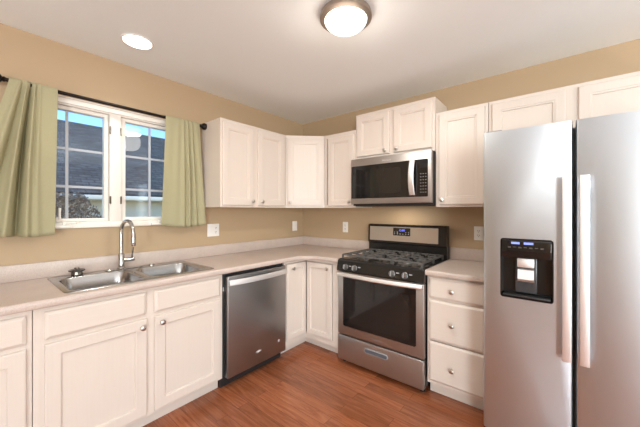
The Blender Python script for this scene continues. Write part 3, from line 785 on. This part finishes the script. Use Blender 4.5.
upper('wall_cabinet', 'cream wide wall cabinet with two short doors above the refrigerator', (x0, 0, 0), 0, 3.07-x0, 1.815, UT,
      [(2.168-x0, 2.577-x0, 1.832, 2.110, 2.55-x0, 1.862), (2.638-x0, 3.047-x0, 1.832, 2.110, 2.665-x0, 1.862)], [(.425, .50)])

# ================================================================== REFRIGERATOR
X0, X1 = 2.2045, 3.112
W = X1-X0; HT = 1.788
f = thing('refrigerator', 'tall stainless side-by-side refrigerator with ice and water dispenser', 'refrigerator', (X0, 0, 0))
bm = new(); bx(bm, .004, W-.004, -.775, -.04, .02, HT-.02, .004); obj('body', bm, m_body, f)
bm = new(); bx(bm, .03, W-.03, -.79, -.7755, .012, .09); obj('base_grille', bm, m_blackm, f)
for fx in (.06, W-.06):
    for fy in (-.72, -.1): obj('foot', lathe(new(), [(.02, .0005), (.02, .021)], (fx, fy, 0), n=14), m_blackm, f)
s0, s1 = 2.5955-X0, 2.6085-X0
dx0, dx1, dz0, dz1 = 2.2895-X0, 2.523-X0, .864, 1.190
def fridge_door(xa, xb, cut=None):
    """solid slab with softly rounded vertical edges; cut = recess rectangle with rounded corners"""
    bm = new(); za, zb_ = .098, HT; yf, yb_ = -.850, -.785
    prof = [(xa, yb_), (xa, yf+.014), (xa+.004, yf+.004), (xa+.014, yf), (xb-.014, yf), (xb-.004, yf+.004), (xb, yf+.014), (xb, yb_)]
    lo = [bm.verts.new((x, y, za)) for x, y in prof]; hi = [bm.verts.new((x, y, zb_)) for x, y in prof]; n = len(prof)
    for i in range(n):
        if cut and i == 3: continue
        bm.faces.new((lo[i], lo[(i+1) % n], hi[(i+1) % n], hi[i]))
    bm.faces.new(lo[::-1]); bm.faces.new(hi)
    if cut:
        a, b, c_, d_ = cut
        ring = [bm.verts.new((x, yf, z)) for x, z in rrect((a+b)/2, (c_+d_)/2, b-a, d_-c_, .014, 5)]
        outer = [lo[3], lo[4], hi[4], hi[3]]
        es = []
        for lp in (outer, ring):
            for i in range(len(lp)):
                e = bm.edges.get((lp[i], lp[(i+1) % len(lp)])) or bm.edges.new((lp[i], lp[(i+1) % len(lp)])); es.append(e)
        bmesh.ops.triangle_fill(bm, use_beauty=True, edges=es, normal=(0, -1, 0))
        back = [bm.verts.new((v.co.x, -.790, v.co.z)) for v in ring]; m_ = len(ring)
        for i in range(m_): bm.faces.new((ring[i], ring[(i+1) % m_], back[(i+1) % m_], back[i]))
        bm.faces.new(back)
    bmesh.ops.recalc_face_normals(bm, faces=bm.faces[:])
    return bm
fd = obj('freezer_door', fridge_door(.0, s0, (dx0, dx1, dz0, dz1)), m_fridge, f, 25)
rd = obj('fresh_food_door', fridge_door(s1, W), m_fridge, f, 25)
bm = new(); bx(bm, s0-.012, s1+.012, -.7845, -.7765, .10, HT-.03); obj('door_gasket', bm, m_blackm, f)
for (a, b), dd in (((2.5555-X0, 2.5915-X0), fd), ((2.6205-X0, 2.656-X0), rd)):
    bm = new(); bx(bm, a, b, -.900, -.886, .604, 1.512, .004, 3)
    bx(bm, a+.006, b-.006, -.887, -.8495, .63, .67, .003); bx(bm, a+.006, b-.006, -.887, -.8495, 1.45, 1.49, .003)
    obj('door_handle', bm, m_handle, dd)
for hx_ in (.05, W-.05):
    bm = new(); bx(bm, hx_-.04, hx_+.04, -.83, -.70, HT-.0195, HT+.012, .006); obj('hinge_cover', bm, m_body, f)
# dispenser
bm = new()
outer = rrect((dx0+dx1)/2, (dz0+dz1)/2, dx1-dx0-.001, dz1-dz0-.001, .0135, 5)
lo = [bm.verts.new((x, -.7905, z)) for x, z in outer]; hi = [bm.verts.new((x, -.853, z)) for x, z in outer]
inn = [bm.verts.new((x, -.853, z)) for x, z in rrect((dx0+dx1)/2, (dz0+dz1)/2, dx1-dx0-.010, dz1-dz0-.010, .010, 5)]
inb = [bm.verts.new((x, -.795, z)) for x, z in rrect((dx0+dx1)/2, (dz0+dz1)/2, dx1-dx0-.018, dz1-dz0-.018, .010, 5)]
n = len(lo)
for A_, B_ in ((lo, hi), (hi, inn), (inn, inb)):
    for i in range(n): bm.faces.new((A_[i], A_[(i+1) % n], B_[(i+1) % n], B_[i]))
bm.faces.new(inb); bmesh.ops.recalc_face_normals(bm, faces=bm.faces[:])
dispenser = obj('dispenser', bm, m_black, fd)
bm = new(); bx(bm, dx0+.008, dx1-.008, -.8555, -.797, 1.086, dz1-.007, .003); dpn = obj('control_panel', bm, m_bglass, dispenser)
for i in range(7):
    bm = new(); bx(bm, dx0+.036+i*.024, dx0+.050+i*.024, -.8562, -.8556, 1.139+(.003 if i % 2 else 0), 1.146); obj('touch_icon', bm, m_kn, dpn)
for a, b in ((.052, .090), (.108, .150)):
    bm = new(); bx(bm, dx0+a, dx0+b, -.8562, -.8556, 1.160, 1.172, .0002, 1); obj('indicator_light', bm, m_ice, dpn)
mx_ = (2.363+2.447)/2-X0
bm = new(); bx(bm, mx_-.048, mx_+.048, -.822, -.797, .895, 1.085, .004); cbk = obj('chute', bm, mat('smoky_plastic', (.05, .055, .06), .15), dispenser)
bm = new(); bx(bm, mx_-.038, mx_+.038, -.848, -.8225, 1.035, 1.084, .005); obj('ice_chute_cover', bm, m_handle, cbk)
bm = new(); strip(bm, [[(x, -.8225, .960), (x, -.836, .958), (x, -.846, .972), (x, -.838, 1.022), (x, -.8225, 1.026)] for x in (mx_-.036, mx_+.036)]); obj('paddle', bm, m_handle, cbk)
bm = new(); bx(bm, dx0+.012, dx1-.012, -.851, -.797, dz0+.009, dz0+.020, .002); obj('drip_tray', bm, m_blackm, dispenser)

# ================================================================== CURTAINS
RX, RZ = .078, 2.098
rod = thing('curtain_rod', 'dark bronze curtain rod with ball finials above the window', 'curtain rod', (RX, -2.0, RZ))
bm = new(); cyl(bm, (0, -.605, 0), (0, .575, 0), .0115, n=16); obj('pole', bm, m_rod, rod)
for s, yy in ((-1, -.605), (1, .575)):
    bm = lathe(new(), [(.013, 0), (.016, .006), (.012, .012), (.022, .019), (.029, .030), (.030, .040), (.026, .053), (.014, .062), (0, .065)], (0, yy, 0), (0, s, 0), 22); obj('finial', bm, m_rod, rod)
for yy in (-.565, .545):
    bm = new(); bx(bm, -.0765, -.070, yy-.012, yy+.012, -.03, .03, .002); cyl(bm, (-.070, yy, -.004), (0, yy, -.004), .006, n=12); obj('bracket', bm, m_rod, rod)
def curtain(label, ytop, ybot, zbot, folds, seed):
    """folds: list of (u, width, depth) bumps across the cloth; the header wraps round the rod"""
    nu = 150; rr = .0150
    rows = []
    for i in range(6): a = math.radians(-70 + 250*i/5); rows.append(('wrap', a))
    nv = 40
    bm = new(); grid = []
    rnd = random.Random(seed)
    def y_at(u, t):
        a = ytop[0]*(1-t)+ybot[0]*t; b = ytop[1]*(1-t)+ybot[1]*t
        return a+(b-a)*u
    def disp(u, t):
        s = 0
        for (fu, fw, fd, sh_) in folds:
            q = (u-fu-sh_*t)/(fw*(1+.9*t)); s += fd*(.40+.75*min(t*2.2, 1))*math.exp(-q*q)
        return s
    # header behind and over the rod
    for k, (_, a) in enumerate(rows):
        line = []
        for i in range(nu+1):
            u = i/nu; pk = .35*disp(u, 0)
            line.append(bm.verts.new((RX - math.cos(a)*(rr) + (pk if k >= 3 else 0), y_at(u, 0), RZ + math.sin(a)*rr + (abs(pk)*.5+.004 if 1 <= k <= 4 else 0))))
        grid.append(line)
    for j in range(1, nv+1):
        t = j/nv; line = []
        for i in range(nu+1):
            u = i/nu
            z = RZ - .004 - (RZ-.004-zbot)*t + .010*t*math.sin(u*5+seed) 
            x = RX + rr + disp(u, t) + .005*t*math.sin(u*9+t*2+seed) - .012*t
            line.append(bm.verts.new((max(x, .026), y_at(u, t), z)))
        grid.append(line)
    for a, b in zip(grid, grid[1:]):
        for i in range(nu): bm.faces.new((a[i], a[i+1], b[i+1], b[i]))
    bmesh.ops.recalc_face_normals(bm, faces=bm.faces[:])
    o = obj('curtain', bm, m_cloth, None, 180)
    so = o.modifiers.new('thickness', 'SOLIDIFY'); so.thickness = .0016; so.offset = 0
    tag(o, label, 'curtain', None); return o
curtain('sage green curtain panel hanging on the left side of the window', (-2.592, -2.380), (-2.80, -2.392), 1.195,
        [(.20, .05, .026, -.06), (.345, .026, .034, .11), (.515, .028, .036, .16), (.63, .03, .014, .16), (.435, .024, -.055, .15), (.27, .025, -.020, .02), (.85, .16, .006, 0)], 1)
curtain('sage green curtain panel hanging on the right side of the window', (-1.725, -1.440), (-1.755, -1.378), 1.212,
        [(.34, .06, .008, -.08), (.50, .03, .014, -.04), (.62, .025, .018, -.02), (.74, .03, .017, .02), (.90, .05, .012, .04), (.56, .018, -.010, -.02), (.68, .016, -.014, .0), (.81, .02, -.010, .03), (.10, .08, .004, 0)], 2)

# ================================================================== OUTLETS
def plate(name, label, cat, loc, rotz, kinds, W=.072, Hh=.118):
    t = thing(name, label, cat, loc, rotz)
    bm = new(); bx(bm, -W/2, W/2, -.0065, -.0008, -Hh/2, Hh/2, .003, 2); obj('cover_plate', bm, m_plate, t)
    for i, k in enumerate(kinds):
        cx_ = (i-(len(kinds)-1)/2)*.046
        if k == 'outlet':
            for s in (-1, 1):
                bm = new(); prism(bm, rrect(cx_, s*.0195, .033, .028, .010, 4), 0, .0022); bmesh.ops.transform(bm, matrix=Matrix.Translation((0, -.0066, 0)) @ Matrix.Rotation(PI/2, 4, 'X'), verts=bm.verts[:])
                rc = obj('receptacle', bm, m_plate, t)
                bm = new()
                for dx in (-.0065, .0065): bx(bm, cx_+dx-.0015, cx_+dx+.0015, -.0094, -.0089, s*.0195-.001, s*.0195+.008)
                lathe(bm, [(.0028, 0), (.0028, .0005)], (cx_, -.0089, s*.0195-.008), (0, -1, 0), 10); obj('slots', bm, m_slot, rc)
        else:
            bm = new(); bx(bm, cx_-.0165, cx_+.0165, -.0095, -.0066, -.033, .033, .002, 1); obj('rocker', bm, m_plate, t)
    return t
plate('outlet_plate', 'white double-gang outlet and switch plate between the curtain and corner', 'outlet', (0, -1.255, 1.157), ROT, ['switch', 'outlet'], .122)
plate('switch_plate', 'white single switch plate on the left wall close to the corner', 'switch', (0, -.152, 1.152), ROT, ['switch'], .080)
plate('outlet_plate', 'white outlet plate on the back wall left of the range', 'outlet', (.662, 0, 1.155), 0, ['outlet'])
plate('outlet_plate', 'white outlet plate on the back wall between range and refrigerator', 'outlet', (2.02, 0, 1.15), 0, ['outlet'])

# ================================================================== CEILING LIGHTS
LX, LY = 1.622, -1.402
cl = thing('ceiling_light', 'round flush-mount ceiling light with brushed nickel rim and glowing dome', 'ceiling light', (LX, LY, H))
bm = lathe(new(), [(.118, -.0008), (.140, -.010), (.145, -.026), (.144, -.038), (.124, -.047), (.119, -.047), (.119, -.038), (0, -.034)], (0, 0, 0), n=48); obj('rim', bm, mat('antique_nickel', (.36, .30, .25), .5, 1.0), cl)
bm = lathe(new(), [(.1175, -.0395), (.1175, -.048), (.112, -.060), (.097, -.075), (.073, -.088), (.038, -.097), (0, -.100)], (0, 0, 0), n=48); obj('glass_dome', bm, m_dome, cl)
def can(label, x, y, lit=1.0):
    t = thing('recessed_light', label, 'ceiling light', (x, y, H))
    bm = lathe(new(), [(.092, -.0008), (.093, -.005), (.083, -.008), (.080, -.006), (.080, -.002), (0, -.0015)], (0, 0, 0), n=40); obj('trim_ring', bm, m_plate, t)
    bm = lathe(new(), [(.079, -.0022), (.079, -.0055), (0, -.0075)], (0, 0, 0), n=40); obj('lens', bm, m_can, t)
    return t
can('round white recessed ceiling light above the sink', .414, -2.037)
# the lamps' own light
light('flush_lamp', 'POINT', (LX, LY, H-.22), 3, (1, .92, .80), shadow_soft_size=.12)
light('flush_lamp_down', 'AREA', (LX, LY, H-.115), 12.5, (1, .95, .87), (0, 0, 0), shape='DISK', size=.24)
light('cooktop_lamp', 'AREA', (1.38, -.24, 1.379), 1.6, (1, .86, .68), (0, 0, 0), shape='RECTANGLE', size=.12, size_y=.08)
light('recessed_lamp', 'SPOT', (.414, -2.037, H-.03), 15, (1, .93, .83), (0, 0, 0), spot_size=math.radians(130), spot_blend=.8, shadow_soft_size=.07)
